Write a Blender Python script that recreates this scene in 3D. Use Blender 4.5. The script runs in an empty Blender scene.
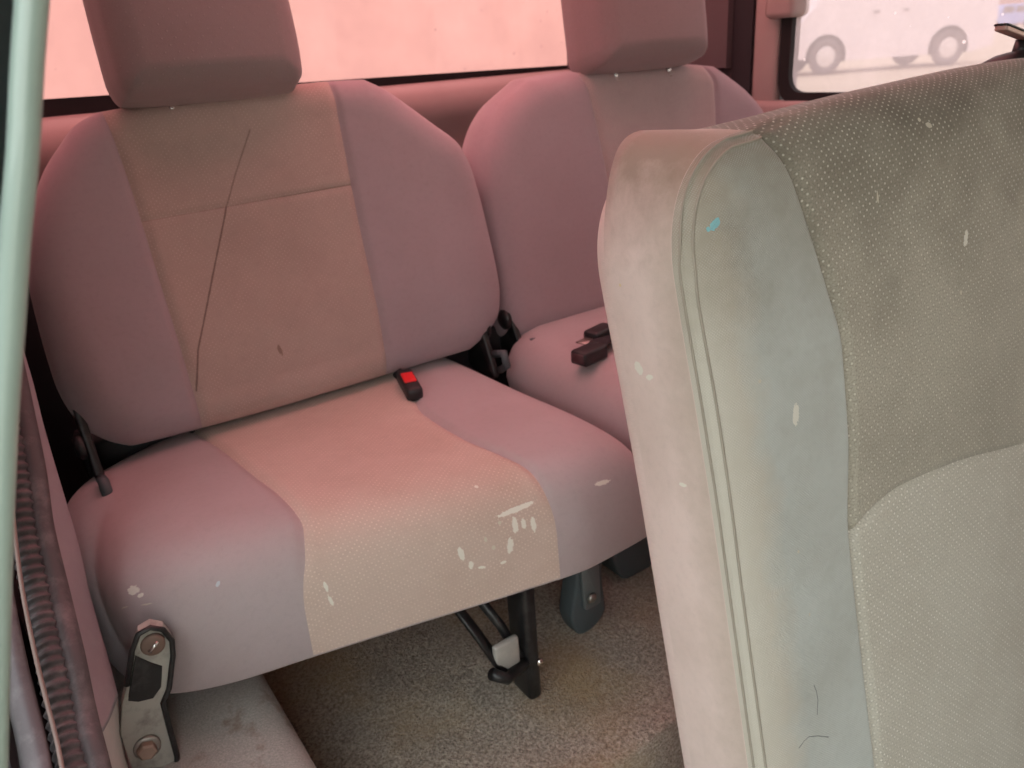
import bpy, bmesh, math, random
import numpy as np
from mathutils import Vector, Matrix

random.seed(4)
C = bpy.context.scene.collection
ZC = 1.2                       # eye height above the ground outside
PI = math.pi

# ------------------------------------------------------------------ helpers
def V(x, y, z): return Vector((x, y, z + ZC))

def link_mesh(name, me, mat, parent=None):
    o = bpy.data.objects.new(name, me); C.objects.link(o)
    if mat is not None:
        for m in (mat if isinstance(mat, (list, tuple)) else [mat]): me.materials.append(m)
    if parent is not None:
        o.parent = parent
        r = parent
        off = Vector((0, 0, 0))
        while r is not None:
            off += r.location; r = r.parent
        me.transform(Matrix.Translation(-off))
    return o

def obj(name, bm, mat, parent=None, smooth=True):
    me = bpy.data.meshes.new(name); bm.to_mesh(me); bm.free()
    me.polygons.foreach_set('use_smooth', [smooth] * len(me.polygons))
    return link_mesh(name, me, mat, parent)

def thing(name, label, cat, loc, group=None):
    o = bpy.data.objects.new(name, None); C.objects.link(o)
    o.empty_display_size = .05; o.location = loc
    o['label'] = label; o['category'] = cat
    if group: o['group'] = group
    return o

def tag(o, label, cat, group=None):
    o['label'] = label; o['category'] = cat
    if group: o['group'] = group
    return o

def struct(o, label=None, cat=None):
    o['kind'] = 'structure'
    if label: o['label'] = label
    if cat: o['category'] = cat
    return o

def add_box(bm, x0, x1, y0, y1, z0, z1, bevel=0.0, seg=2, rot=None, piv=None):
    vs = [bm.verts.new((x, y, z)) for x in (x0, x1) for y in (y0, y1) for z in (z0, z1)]
    idx = [(0, 1, 3, 2), (4, 6, 7, 5), (0, 4, 5, 1), (2, 3, 7, 6), (0, 2, 6, 4), (1, 5, 7, 3)]
    fs = [bm.faces.new([vs[i] for i in f]) for f in idx]
    geo = vs
    if bevel > 0:
        es = list({e for f in fs for e in f.edges})
        r = bmesh.ops.bevel(bm, geom=es, offset=bevel, segments=seg, affect='EDGES', profile=.5)
        geo = list({v for v in r['verts']} | {v for v in vs if v.is_valid})
    if rot is not None:
        bmesh.ops.rotate(bm, verts=geo, cent=piv, matrix=rot)
    return geo

def box_bm(x0, x1, y0, y1, z0, z1, bevel=0.0, seg=2):
    bm = bmesh.new(); add_box(bm, x0, x1, y0, y1, z0 + ZC, z1 + ZC, bevel, seg); return bm

def add_tube(bm, pts, rad, n=12, cap=True, flat=1.0, up=None):
    """swept tube through pts, rad a number or one per point; flat squashes across the sideways axis"""
    pts = [Vector(p) for p in pts]
    rads = rad if isinstance(rad, (list, tuple)) else [rad] * len(pts)
    rings = []
    ref = Vector(up) if up is not None else None
    for i, p in enumerate(pts):
        t = (pts[min(i + 1, len(pts) - 1)] - pts[max(i - 1, 0)]).normalized()
        if ref is None: ref = t.orthogonal()
        a = (ref - t * ref.dot(t)).normalized(); b = t.cross(a)
        if up is None: ref = a
        rings.append([bm.verts.new(p + a * (math.cos(2 * PI * k / n) * rads[i]) + b * (math.sin(2 * PI * k / n) * rads[i] * flat)) for k in range(n)])
    for r0, r1 in zip(rings, rings[1:]):
        for k in range(n): bm.faces.new((r0[k], r0[(k + 1) % n], r1[(k + 1) % n], r1[k]))
    if cap:
        bm.faces.new(rings[0][::-1]); bm.faces.new(rings[-1])

def add_disc(bm, c, axis, prof, n=24):
    """lathe: prof is a list of (radius, offset along axis)"""
    axis = Vector(axis).normalized(); a = axis.orthogonal().normalized(); b = axis.cross(a); c = Vector(c)
    rings = [[bm.verts.new(c + axis * h + (a * math.cos(2 * PI * k / n) + b * math.sin(2 * PI * k / n)) * r) for k in range(n)] for r, h in prof]
    for r0, r1 in zip(rings, rings[1:]):
        for k in range(n): bm.faces.new((r0[k], r0[(k + 1) % n], r1[(k + 1) % n], r1[k]))
    bm.faces.new(rings[0][::-1]); bm.faces.new(rings[-1])

def add_prism(bm, pts, vec, bevel=0.0, seg=2):
    """polygon pts pushed along vec"""
    vec = Vector(vec)
    a = [bm.verts.new(Vector(p)) for p in pts]; b = [bm.verts.new(Vector(p) + vec) for p in pts]
    n = len(a)
    f0 = bm.faces.new(a[::-1]); f1 = bm.faces.new(b)
    sides = [bm.faces.new((a[i], a[(i + 1) % n], b[(i + 1) % n], b[i])) for i in range(n)]
    bmesh.ops.recalc_face_normals(bm, faces=[f0, f1] + sides)
    if bevel > 0:
        es = list(set(f0.edges) | set(f1.edges))
        bmesh.ops.bevel(bm, geom=es, offset=bevel, segments=seg, affect='EDGES', profile=.5)

def rounded_poly(pts, r, n=6):
    """2-D polygon with rounded corners; r a number or one per corner"""
    out = []
    m = len(pts)
    for i in range(m):
        p = np.array(pts[i], float); a = np.array(pts[i - 1], float); b = np.array(pts[(i + 1) % m], float)
        rr = r[i] if isinstance(r, (list, tuple)) else r
        la, lb = np.linalg.norm(a - p), np.linalg.norm(b - p)
        q = min(rr, la * .49, lb * .49)
        s = p + (a - p) / la * q; e = p + (b - p) / lb * q
        for k in range(n + 1):
            t = k / n
            out.append((1 - t) ** 2 * s + 2 * t * (1 - t) * p + t * t * e)
    return out

def crv(pts):
    """monotone cubic through points"""
    pts = sorted(pts); x = np.array([p[0] for p in pts], float); y = np.array([p[1] for p in pts], float)
    if len(x) == 1: return lambda q: np.full_like(np.asarray(q, float), y[0])
    h = np.diff(x); d = np.diff(y) / h
    m = np.zeros(len(x)); m[0] = d[0]; m[-1] = d[-1]
    for i in range(1, len(x) - 1):
        if d[i - 1] * d[i] > 0:
            w1 = 2 * h[i] + h[i - 1]; w2 = h[i] + 2 * h[i - 1]
            m[i] = (w1 + w2) / (w1 / d[i - 1] + w2 / d[i])
    def f(q):
        q = np.clip(np.asarray(q, float), x[0], x[-1])
        i = np.clip(np.searchsorted(x, q) - 1, 0, len(x) - 2)
        t = (q - x[i]) / h[i]
        return ((2 * t**3 - 3 * t**2 + 1) * y[i] + (t**3 - 2 * t**2 + t) * h[i] * m[i] + (-2 * t**3 + 3 * t**2) * y[i + 1] + (t**3 - t**2) * h[i] * m[i + 1])
    return f

def spacing(n, lo, hi):
    t = np.linspace(0, 1, n + 1)
    if lo and hi: return .55 * .5 * (1 - np.cos(PI * t)) + .45 * t
    if lo: return t ** 1.7
    if hi: return 1 - (1 - t) ** 1.7
    return t

class Pad:
    """An upholstered pad. L, R give x of the left and right edge and S x of the seams against v in 0..1; B, F give the
    second coordinate of the first and last edge against x, mids the cross seams. tf/tb: thickness of the two faces
    from the edge line, gus: flat side wall between them."""
    def __init__(s, L, R, B, F, S=(), mids=(), tf=.05, tb=.05, rf=.05, rb=.05, gus=0.0, gbulge=0.0, pf=2.1, pb=2.1,
                 nu=26, nv=60, groove=.0035, gw=.005, extra=None, midgroove=None, edge_groove=None, flare=None, smooth=0):
        s.flare = flare
        cols = [L] + list(S) + [R]; rows = [B] + list(mids) + [F]
        us = []
        for k in range(len(cols) - 1):
            t = spacing(nu, k == 0 or len(cols) > 2, k == len(cols) - 2 or len(cols) > 2)
            us += [(k, a) for a in (t if k == 0 else t[1:])]
        vs = []
        for k in range(len(rows) - 1):
            t = spacing(nv, True, True)
            vs += [(k, a) for a in (t if k == 0 else t[1:])]
        NU, NV = len(us), len(vs)
        # nominal v for the side curves: through the middle of the pad
        xm = .5 * (L(.5) + R(.5))
        ym = np.array([(1 - a) * rows[k](xm) + a * rows[k + 1](xm) for k, a in vs])
        v = (ym - ym[0]) / (ym[-1] - ym[0])
        X = np.zeros((NV, NU)); Y = np.zeros((NV, NU))
        for j, (k, a) in enumerate(us):
            X[:, j] = (1 - a) * cols[k](v) + a * cols[k + 1](v)
        for i, (k, a) in enumerate(vs):
            Y[i] = (1 - a) * rows[k](X[i]) + a * rows[k + 1](X[i])
        per = np.concatenate([np.c_[X[0], Y[0]], np.c_[X[1:, -1], Y[1:, -1]], np.c_[X[-1, -2::-1], Y[-1, -2::-1]], np.c_[X[-2:0:-1, 0], Y[-2:0:-1, 0]]])
        s.per_idx = [(0, j) for j in range(NU)] + [(i, NU - 1) for i in range(1, NV)] + [(NV - 1, j) for j in range(NU - 2, -1, -1)] + [(i, 0) for i in range(NV - 2, 0, -1)]
        P = np.c_[X.ravel(), Y.ravel()]
        D = np.full(len(P), 1e9)
        A = per; Bq = np.roll(per, -1, axis=0)
        for a, b in zip(A, Bq):
            ab = b - a; l2 = ab @ ab + 1e-18
            t = np.clip(((P - a) @ ab) / l2, 0, 1)
            D = np.minimum(D, np.hypot(*(P - a - t[:, None] * ab).T))
        D = D.reshape(NV, NU)
        q = lambda d, r, p: (1 - (1 - np.clip(d / r, 0, 1)) ** p) ** (1 / p)
        Nf = tf * q(D, rf, pf); Nb = -tb * q(D, rb, pb)
        for _ in range(smooth):
            A = np.pad(Nf, 1, mode='edge')
            sm = (A[:-2, 1:-1] + A[2:, 1:-1] + A[1:-1, :-2] + A[1:-1, 2:]) / 4
            wgt = np.clip((D - .004) / .02, 0, 1)
            Nf = Nf * (1 - .8 * wgt) + sm * .8 * wgt
        if extra is not None: Nf = Nf + extra(X, Y) * np.clip(D / rf, 0, 1)
        vv = v[:, None]
        fade = np.clip(D / .012, 0, 1)
        for sc in S: Nf = Nf - groove * np.exp(-((X - sc(v)[:, None]) / gw) ** 2) * fade
        for m in mids:
            g = midgroove if midgroove is not None else groove
            inside = np.ones_like(X)
            if len(S) == 2: inside = (X >= S[0](v)[:, None] - 1e-6) & (X <= S[1](v)[:, None] + 1e-6)
            elif len(S) == 1: inside = X >= S[0](v)[:, None] - 1e-6
            Nf = Nf - g * np.exp(-((Y - m(X)) / gw) ** 2) * fade * inside
        if edge_groove:
            dd, dep, w, wid = edge_groove
            Nf = Nf - dep * np.exp(-((D - dd) / w) ** 2) * wid(X)
        s.X, s.Y, s.Nf, s.Nb, s.us, s.vs, s.per, s.D = X, Y, Nf + gus, Nb, us, vs, per, D
        s.gus, s.gbulge = gus, gbulge
        s.nu, s.nv, s.nseg, s.nmid = nu, nv, len(cols) - 1, len(rows) - 1

    def seg_mesh(s, name, ks, ms, frame, mats, parent, shell=False, side_mat=None):
        """mesh of the front panels whose column segment is in ks and row segment in ms ((k, m) pairs via test);
        shell adds sides and back"""
        X, Y, Nf, Nb = s.X, s.Y, s.Nf, s.Nb
        NV, NU = X.shape
        O, ax, ay, an = frame
        verts, faces, uvs, fm = [], [], [], []
        index = {}
        U = X
        dl = np.sqrt(np.diff(Y, axis=0) ** 2 + np.diff(Nf, axis=0) ** 2 + np.diff(X, axis=0) ** 2)
        W = np.vstack([np.zeros(NU), np.cumsum(dl, axis=0)])
        du = np.sqrt(np.diff(X, axis=1) ** 2 + np.diff(Nf, axis=1) ** 2)
        cu = np.hstack([np.zeros((NV, 1)), np.cumsum(du, axis=1)])
        mid = NU // 2
        U = cu - cu[:, mid:mid + 1] + X[:, mid:mid + 1]
        midr = NV // 2
        W = W - W[midr:midr + 1] + Y[midr:midr + 1]
        def vert(key, x, y, n):
            if key not in index:
                index[key] = len(verts)
                verts.append(O + ax * x + ay * y + an * n)
            return index[key]
        flip = ax.cross(ay).dot(an) < 0
        def quad(keys, uv, m=0):
            if flip: keys = keys[::-1]; uv = uv[::-1]
            faces.append(keys); uvs.extend(uv); fm.append(m)
        for i in range(NV - 1):
            for j in range(NU - 1):
                k = s.us[j + 1][0]; m = s.vs[i + 1][0]
                if not ((k, m) in ks if ms is None else (k in ks and m in ms)): continue
                cs = [(i, j), (i, j + 1), (i + 1, j + 1), (i + 1, j)]
                quad([vert(('f',) + c, X[c], Y[c], Nf[c]) for c in cs], [(U[c], W[c]) for c in cs])
        if shell:
            per = s.per_idx; n = len(per)
            ng = 6 if s.gus > 0 else 0
            cen = np.array([X.mean(), Y.mean()])
            P = s.per
            tan = np.roll(P, -1, 0) - np.roll(P, 1, 0); tan /= np.linalg.norm(tan, axis=1)[:, None] + 1e-12
            nor = np.c_[tan[:, 1], -tan[:, 0]]
            if ((P - cen) * nor).sum() < 0: nor = -nor
            sl = np.concatenate([[0], np.cumsum(np.linalg.norm(np.diff(np.vstack([P, P[:1]]), axis=0), axis=1))])
            offb = {c: np.array(s.flare(P[q]) if s.flare else (0.0, 0.0)) for q, c in enumerate(per)}
            def gv(q, g):
                c = per[q % n]
                if g == 0: return vert(('f',) + c, X[c], Y[c], Nf[c])
                if g == ng: return vert(('b',) + c, X[c] + offb[c][0], Y[c] + offb[c][1], 0)
                t = g / ng
                off = s.gbulge * math.sin(PI * t)
                return vert(('g', q % n, g), X[c] + nor[q % n, 0] * off + offb[c][0] * t, Y[c] + nor[q % n, 1] * off + offb[c][1] * t, s.gus * (1 - t))
            for g in range(ng):
                for q in range(n):
                    uv = [(sl[q], s.gus * (1 - g / ng) + 5), (sl[q], s.gus * (1 - (g + 1) / ng) + 5), (sl[q + 1], s.gus * (1 - (g + 1) / ng) + 5), (sl[q + 1], s.gus * (1 - g / ng) + 5)]
                    quad([gv(q, g), gv(q, g + 1), gv(q + 1, g + 1), gv(q + 1, g)], uv, side_mat(P[q]) if side_mat else 0)
            for i in range(NV - 1):
                for j in range(NU - 1):
                    cs = [(i, j), (i + 1, j), (i + 1, j + 1), (i, j + 1)]
                    def bv(c):
                        if c[0] in (0, NV - 1) or c[1] in (0, NU - 1):
                            return vert(('b',) + c, X[c] + offb[c][0], Y[c] + offb[c][1], 0) if ng else vert(('f',) + c, X[c], Y[c], Nf[c])
                        return vert(('b',) + c, X[c], Y[c], Nb[c])
                    quad([bv(c) for c in cs], [(X[c], Y[c] + 9) for c in cs], 0)
        me = bpy.data.meshes.new(name)
        me.from_pydata([tuple(v) for v in verts], [], faces)
        uvl = me.uv_layers.new(name='UVMap')
        uvl.data.foreach_set('uv', np.array(uvs, float).ravel())
        me.polygons.foreach_set('use_smooth', [True] * len(me.polygons))
        me.polygons.foreach_set('material_index', fm)
        me.update()
        return link_mesh(name, me, mats, parent)

    def front_point(s, frame, i, j, lift=0):
        O, ax, ay, an = frame
        return O + ax * s.X[i, j] + ay * s.Y[i, j] + an * (s.Nf[i, j] + lift)

# ------------------------------------------------------------------ materials
class NT:
    def __init__(s, name):
        s.m = bpy.data.materials.new(name); s.m.use_nodes = True
        s.t = s.m.node_tree; s.n = s.t.nodes; s.l = s.t.links
        s.n.clear()
        s.out = s.n.new('ShaderNodeOutputMaterial')
    def new(s, typ, **kw):
        nd = s.n.new(typ)
        for k, v in kw.items():
            if k == 'inp':
                for kk, vv in v.items(): s.set(nd, kk, vv)
            else: setattr(nd, k, v)
        return nd
    def set(s, nd, k, v):
        if isinstance(v, bpy.types.NodeSocket): s.l.new(v, nd.inputs[k])
        else:
            if isinstance(v, (tuple, list)) and len(v) == 3 and nd.inputs[k].type == 'RGBA': v = (*v, 1)
            nd.inputs[k].default_value = v
    def math(s, op, a, b=None, clamp=False):
        nd = s.new('ShaderNodeMath', operation=op, use_clamp=clamp); s.set(nd, 0, a)
        if b is not None: s.set(nd, 1, b)
        return nd.outputs[0]
    def vmath(s, op, a, b=None):
        nd = s.new('ShaderNodeVectorMath', operation=op); s.set(nd, 0, a)
        if b is not None: s.set(nd, 1, b)
        return nd.outputs['Value'] if op in ('LENGTH', 'DOT_PRODUCT', 'DISTANCE') else nd.outputs[0]
    def mix(s, f, a, b):
        nd = s.new('ShaderNodeMix', data_type='RGBA'); s.set(nd, 0, f); s.set(nd, 6, a); s.set(nd, 7, b); return nd.outputs[2]
    def noise(s, vec, scale, detail=3, rough=.55, dist=0):
        nd = s.new('ShaderNodeTexNoise', inp={'Scale': scale, 'Detail': detail, 'Roughness': rough, 'Distortion': dist})
        if vec is not None: s.l.new(vec, nd.inputs['Vector'])
        return nd.outputs['Fac']
    def ramp(s, fac, lo, hi):
        nd = s.new('ShaderNodeMapRange', inp={0: fac, 1: lo, 2: hi, 3: 0.0, 4: 1.0}); return nd.outputs[0]
    def bump(s, h, strength=.3, dist=.001, normal=None):
        nd = s.new('ShaderNodeBump', inp={'Strength': strength, 'Distance': dist, 'Height': h})
        if normal is not None: s.l.new(normal, nd.inputs['Normal'])
        return nd.outputs[0]
    def principled(s, color, rough=.6, metal=0.0, normal=None, **kw):
        p = s.new('ShaderNodeBsdfPrincipled'); s.set(p, 'Base Color', color); s.set(p, 'Roughness', rough); s.set(p, 'Metallic', metal)
        if normal is not None: s.l.new(normal, p.inputs['Normal'])
        for k, v in kw.items(): s.set(p, k, v)
        s.l.new(p.outputs[0], s.out.inputs[0]); return p
    def obj_coord(s): return s.new('ShaderNodeTexCoord').outputs['Object']
    def uv(s): return s.new('ShaderNodeUVMap', uv_map='UVMap').outputs[0]

def plain(name, col, rough=.6, metal=0.0, bump=.0, scale=300, var=.12, coat=0.0, dust=None):
    t = NT(name); c = t.obj_coord()
    n = t.noise(c, 14, 5)
    base = t.mix(t.math('MULTIPLY', t.ramp(n, .3, .75), var * 2, True), col, tuple(x * .6 for x in col))
    if dust is not None:
        base = t.mix(t.math('MULTIPLY', t.ramp(t.noise(c, 40, 8, .7), .48, .72), dust[1]), base, dust[0])
    nm = t.bump(t.noise(c, scale, 2), bump, .001) if bump else None
    t.principled(base, rough, metal, nm, **({'Coat Weight': coat} if coat else {}))
    return t.m

def fabric(name, col, dirt, dots=None, weave=1200, marks=(), lines=(), dirt_amt=.5, dirt_scale=7, sheen=.25, extra=None, dotcol=None, bump=.25, heather=.0):
    """woven cloth in pad UV metres; dots: (pitch, radius, strength); marks: paint chips (u, v, a, b, angle, colour);
    lines: creases (points, half width, colour, strength)"""
    t = NT(name); uv = t.uv()
    stain = t.ramp(t.noise(uv, dirt_scale, 5, .62), .42, .78)
    base = t.mix(t.math('MULTIPLY', stain, dirt_amt), col, dirt)
    fine = t.noise(uv, weave, 2)
    base = t.mix(t.math('MULTIPLY', t.ramp(fine, .35, .7), .30), base, tuple(min(1, c * 1.35) for c in col))
    base = t.mix(t.math('MULTIPLY', t.ramp(t.noise(uv, 150, 3), .5, .75), .12), base, tuple(c * .55 for c in col))
    if heather:
        base = t.mix(t.math('MULTIPLY', t.ramp(t.noise(uv, 520, 2, .6), .48, .66), heather), base, tuple(c * .5 for c in col))
    if extra: base = extra(t, uv, base)
    h = fine
    if dots:
        pitch, rad, st = dots
        sep = t.new('ShaderNodeSeparateXYZ'); t.l.new(uv, sep.inputs[0])
        a = t.math('MULTIPLY', t.math('ADD', sep.outputs[0], sep.outputs[1]), 1 / pitch)
        b = t.math('MULTIPLY', t.math('SUBTRACT', sep.outputs[0], sep.outputs[1]), 1 / pitch)
        fa = t.math('SUBTRACT', t.math('FRACT', a), .5); fb = t.math('SUBTRACT', t.math('FRACT', b), .5)
        d = t.math('SQRT', t.math('ADD', t.math('MULTIPLY', fa, fa), t.math('MULTIPLY', fb, fb)))
        m = t.math('SUBTRACT', 1.0, t.ramp(d, rad * .5, rad * 1.3))
        pit = t.math('MULTIPLY', t.ramp(d, rad * 1.0, rad * 1.5), t.math('SUBTRACT', 1.0, t.ramp(d, rad * 1.5, rad * 2.6)))
        wear = t.ramp(t.noise(uv, 60, 3), .3, .6)
        m = t.math('MULTIPLY', m, wear)
        base = t.mix(t.math('MULTIPLY', pit, .22 * st), base, tuple(c * .45 for c in col))
        base = t.mix(t.math('MULTIPLY', m, st), base, dotcol or tuple(min(1, c * 1.9) for c in col))
        h = t.math('ADD', t.math('MULTIPLY', fine, .5), t.math('MULTIPLY', m, 1.0))
    for pts, hw, lc, st in lines:
        acc = None
        wob = t.math('MULTIPLY', t.math('SUBTRACT', t.noise(uv, 90, 3), .5), hw * .9)
        for (ax, ay), (bx, by) in zip(pts, pts[1:]):
            L2 = (bx - ax) ** 2 + (by - ay) ** 2
            rel = t.vmath('SUBTRACT', uv, (ax, ay, 0))
            k = t.math('MULTIPLY', t.vmath('DOT_PRODUCT', rel, (bx - ax, by - ay, 0)), 1 / L2, True)
            nd = t.new('ShaderNodeVectorMath', operation='SCALE'); nd.inputs[0].default_value = (bx - ax, by - ay, 0); t.l.new(k, nd.inputs['Scale'])
            d = t.vmath('DISTANCE', rel, nd.outputs[0])
            acc = d if acc is None else t.math('MINIMUM', acc, d)
        d = t.math('ADD', acc, wob)
        m = t.math('SUBTRACT', 1.0, t.ramp(d, hw * .4, hw * 1.2))
        base = t.mix(t.math('MULTIPLY', m, st), base, lc)
        h = t.math('SUBTRACT', h, t.math('MULTIPLY', m, 1.2))
    if marks:
        wob = t.math('MULTIPLY', t.math('SUBTRACT', t.noise(uv, 260, 4, .7), .5), 1.5)
        by = {}
        for (u, v, a, b, ang, mc) in marks:
            r = t.new('ShaderNodeVectorRotate', rotation_type='Z_AXIS', inp={'Angle': -ang})
            t.l.new(t.vmath('SUBTRACT', uv, (u, v, 0)), r.inputs['Vector'])
            d = t.math('ADD', t.vmath('LENGTH', t.vmath('MULTIPLY', r.outputs[0], (1 / a, 1 / b, 0))), wob)
            m = t.math('LESS_THAN', d, 1.0)
            by[mc] = m if mc not in by else t.math('MAXIMUM', by[mc], m)
        for mc, m in by.items(): base = t.mix(t.math('MULTIPLY', m, .92), base, mc)
    nm = t.bump(h, bump, .0008)
    t.principled(base, .92, 0, nm, **{'Sheen Weight': sheen, 'Sheen Roughness': .5, 'Specular IOR Level': .2})
    return t.m

def glass(name, tint, dust=(.8, .75, .75), amt=.12, gloss=.05, blotch=0.0):
    t = NT(name); c = t.obj_coord()
    tr = t.new('ShaderNodeBsdfTransparent', inp={'Color': tint})
    tl = t.new('ShaderNodeBsdfTranslucent', inp={'Color': dust})
    gl = t.new('ShaderNodeBsdfGlossy', inp={'Color': (.8, .8, .8), 'Roughness': .02})
    fac = t.math('ADD', amt, t.math('MULTIPLY', t.ramp(t.noise(c, 9, 5), .45, .8), blotch), True)
    spk = t.math('MULTIPLY', t.math('LESS_THAN', t.new('ShaderNodeTexVoronoi', inp={'Scale': 26.0, 'Vector': c}).outputs['Distance'], .075), .55)
    a = t.new('ShaderNodeMixShader', inp={0: t.math('ADD', fac, spk, True)}); t.l.new(tr.outputs[0], a.inputs[1]); t.l.new(tl.outputs[0], a.inputs[2])
    b = t.new('ShaderNodeMixShader', inp={0: gloss}); t.l.new(a.outputs[0], b.inputs[1]); t.l.new(gl.outputs[0], b.inputs[2])
    t.l.new(b.outputs[0], t.out.inputs[0])
    return t.m

WHITE = (.80, .78, .70); CYAN = (.25, .55, .60); PALE = (.62, .58, .48)
CRK = (.09, .05, .045); HAIR = (.05, .06, .07); SOIL = (.20, .13, .11)
MK = {   # paint chips and scuffs (u, v, half sizes, turn, colour); creases (points, half width, colour, strength)
 'cushion_insert': ([(.3925, 1.0495, .0225, .0030, -.06, WHITE), (.387, 1.066, .0032, .0095, .1, WHITE), (.3965, 1.067, .0026, .006, 0, WHITE), (.4071, 1.072, .0030, .009, 0, WHITE),
   (.3242, 1.079, .0030, .0085, -.1, WHITE), (.3325, 1.0955, .0026, .005, 0, WHITE), (.3441, 1.1025, .004, .0018, .3, WHITE), (.3676, 1.105, .0032, .0022, 0, WHITE), (.3775, 1.087, .0036, .009, .15, WHITE),
   (.359, 1.083, .002, .0025, 0, PALE), (.352, 1.071, .0015, .003, 0, PALE), (.1866, 1.072, .0018, .006, -.1, WHITE), (.188, 1.0887, .0018, .006, -.2, WHITE), (.3633, 1.0127, .002, .002, 0, WHITE), (.371, 1.058, .002, .002, 0, PALE)], []),
 'cushion_cloth': ([(.0222, .976, .006, .0048, .3, WHITE), (.0275, .984, .003, .0022, 0, WHITE), (.0925, 1.017, .0022, .0022, 0, (.55, .62, .66)), (.503, 1.0475, .0105, .0028, .08, WHITE), (.008, .99, .004, .0008, .1, PALE), (.03, .995, .005, .0008, .1, PALE)], []),
 'front_side_cloth': ([(2.1135, 5.018, .0055, .0045, .4, WHITE), (2.120, 5.0285, .0022, .0045, .3, WHITE), (2.047, 5.0147, .0013, .0013, 0, (.75, .60, .35)), (2.207, 5.0456, .0018, .004, 0, WHITE)], []),
 'front_bolster': ([(.4725, .1805, .0036, .0088, -.25, WHITE), (.4145, .3365, .005, .0028, .7, CYAN), (.409, .334, .0015, .002, 0, CYAN), (.437, .217, .0015, .0012, 0, PALE), (.463, .012, .001, .0012, 0, PALE), (.458, .07, .0014, .0014, 0, PALE)],
   [([(.4587, -.052), (.4610, -.059), (.4615, -.068), (.4588, -.080)], .0006, HAIR, .6), ([(.4327, -.0975), (.439, -.0945), (.4453, -.0940), (.457, -.100), (.4694, -.1085)], .0006, HAIR, .6)]),
 'front_upper': ([(.7222, .2717, .0030, .0078, -.25, WHITE), (.6776, .379, .0042, .0026, -.4, PALE), (.667, .386, .0022, .002, 0, PALE), (.60, .33, .0012, .005, 0, PALE), (.71, .225, .0018, .0018, 0, PALE)], []),
 'back_insert_upper': ([], [([(.150, .2662), (.43, .2722)], .0014, CRK, .4), ([(.3065, .3538), (.2758, .3046), (.2535, .2640)], .0011, CRK, .45)]),
 'back_insert_lower': ([(.2765, .084, .0025, .0075, .2, (.27, .18, .15))], [([(.150, .2682), (.43, .2728)], .0012, CRK, .35), ([(.2580, .2720), (.2444, .2433), (.2067, .1654), (.1793, .1103), (.1650, .062)], .0013, CRK, .68)]),
}
#MARKS_END
DARKSEAM = (.10, .07, .065)

MAUVE = (.375, .295, .32); WARM = (.44, .33, .30); GREY = (.46, .44, .42)
M = {}
def mk_marks(key): return MK.get(key, ((), ()))
def grime(t, uv, base, v0, v1, col, amt):
    sep = t.new('ShaderNodeSeparateXYZ'); t.l.new(uv, sep.inputs[0])
    v = t.math('ADD', sep.outputs[1], t.math('MULTIPLY', t.math('SUBTRACT', t.noise(uv, 16, 6, .65), .5), .22))
    return t.mix(t.math('MULTIPLY', t.ramp(v, v0, v1), amt), base, col)
def soil_line(t, uv, base, sep):
    """soiling worn in along the piped seam"""
    d = t.math('ADD', t.math('ABSOLUTE', t.math('SUBTRACT', sep.outputs[1], 5.068)), t.math('MULTIPLY', t.math('SUBTRACT', t.noise(uv, 60, 5, .65), .5), .03))
    return t.mix(t.math('MULTIPLY', t.math('SUBTRACT', 1.0, t.ramp(d, -.006, .030)), .5), base, (.34, .285, .21))
def bolster_tone(t, uv, base):
    """beige beside the piping easing into the base colour, grime towards the top"""
    sep = t.new('ShaderNodeSeparateXYZ'); t.l.new(uv, sep.inputs[0])
    u = t.math('ADD', sep.outputs[0], t.math('MULTIPLY', t.math('SUBTRACT', t.noise(uv, 22, 5, .6), .5), .05))
    base = t.mix(t.math('MULTIPLY', t.math('SUBTRACT', 1.0, t.ramp(u, .418, .448)), .8), base, (.56, .51, .43))
    return grime(t, uv, base, .22, .42, (.20, .16, .10), .75)
def side_grime(t, uv, base):
    """rubbed-in dirt on the side wall, round the top corner (perimeter length along u, depth along v)"""
    sep = t.new('ShaderNodeSeparateXYZ'); t.l.new(uv, sep.inputs[0])
    d = t.math('ABSOLUTE', t.math('SUBTRACT', sep.outputs[0], SIDE_TOP))
    d = t.math('ADD', d, t.math('MULTIPLY', t.math('SUBTRACT', t.noise(uv, 18, 6, .65), .5), .16))
    b0 = t.mix(t.math('MULTIPLY', t.math('SUBTRACT', 1.0, t.ramp(d, .02, .10)), .72), base, (.22, .17, .11))
    return soil_line(t, uv, b0, sep)
SIDE_TOP = 1.935
def F(key, *a, **k):
    ms, ls = mk_marks(key)
    M[key] = fabric(key, *a, marks=ms, lines=ls, **k)

F('bolster_cloth', MAUVE, (.25, .19, .18), dirt_amt=.35)
F('bolster_cloth_far', MAUVE, (.25, .19, .18), dirt_amt=.3)
F('cushion_cloth', (.44, .375, .385), (.27, .21, .19), dirt_amt=.35)
F('cushion_cloth_far', (.44, .375, .385), (.27, .21, .19), dirt_amt=.3)
F('back_insert_upper', WARM, (.26, .175, .155), dots=(.0062, .19, .28), dirt_amt=.4)
F('back_insert_lower', WARM, (.26, .175, .155), dots=(.0062, .19, .28), dirt_amt=.4)
F('insert_far', (.43, .34, .335), (.26, .19, .17), dots=(.0062, .19, .25), dirt_amt=.3)
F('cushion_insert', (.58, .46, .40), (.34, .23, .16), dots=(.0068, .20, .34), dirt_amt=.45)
F('headrest_cloth', (.265, .20, .205), (.22, .15, .14), dots=(.014, .1, .14), dirt_amt=.3)
F('front_side_cloth', (.74, .61, .57), (.30, .24, .17), dirt_amt=.35, dirt_scale=9, weave=1500, extra=side_grime)
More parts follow.
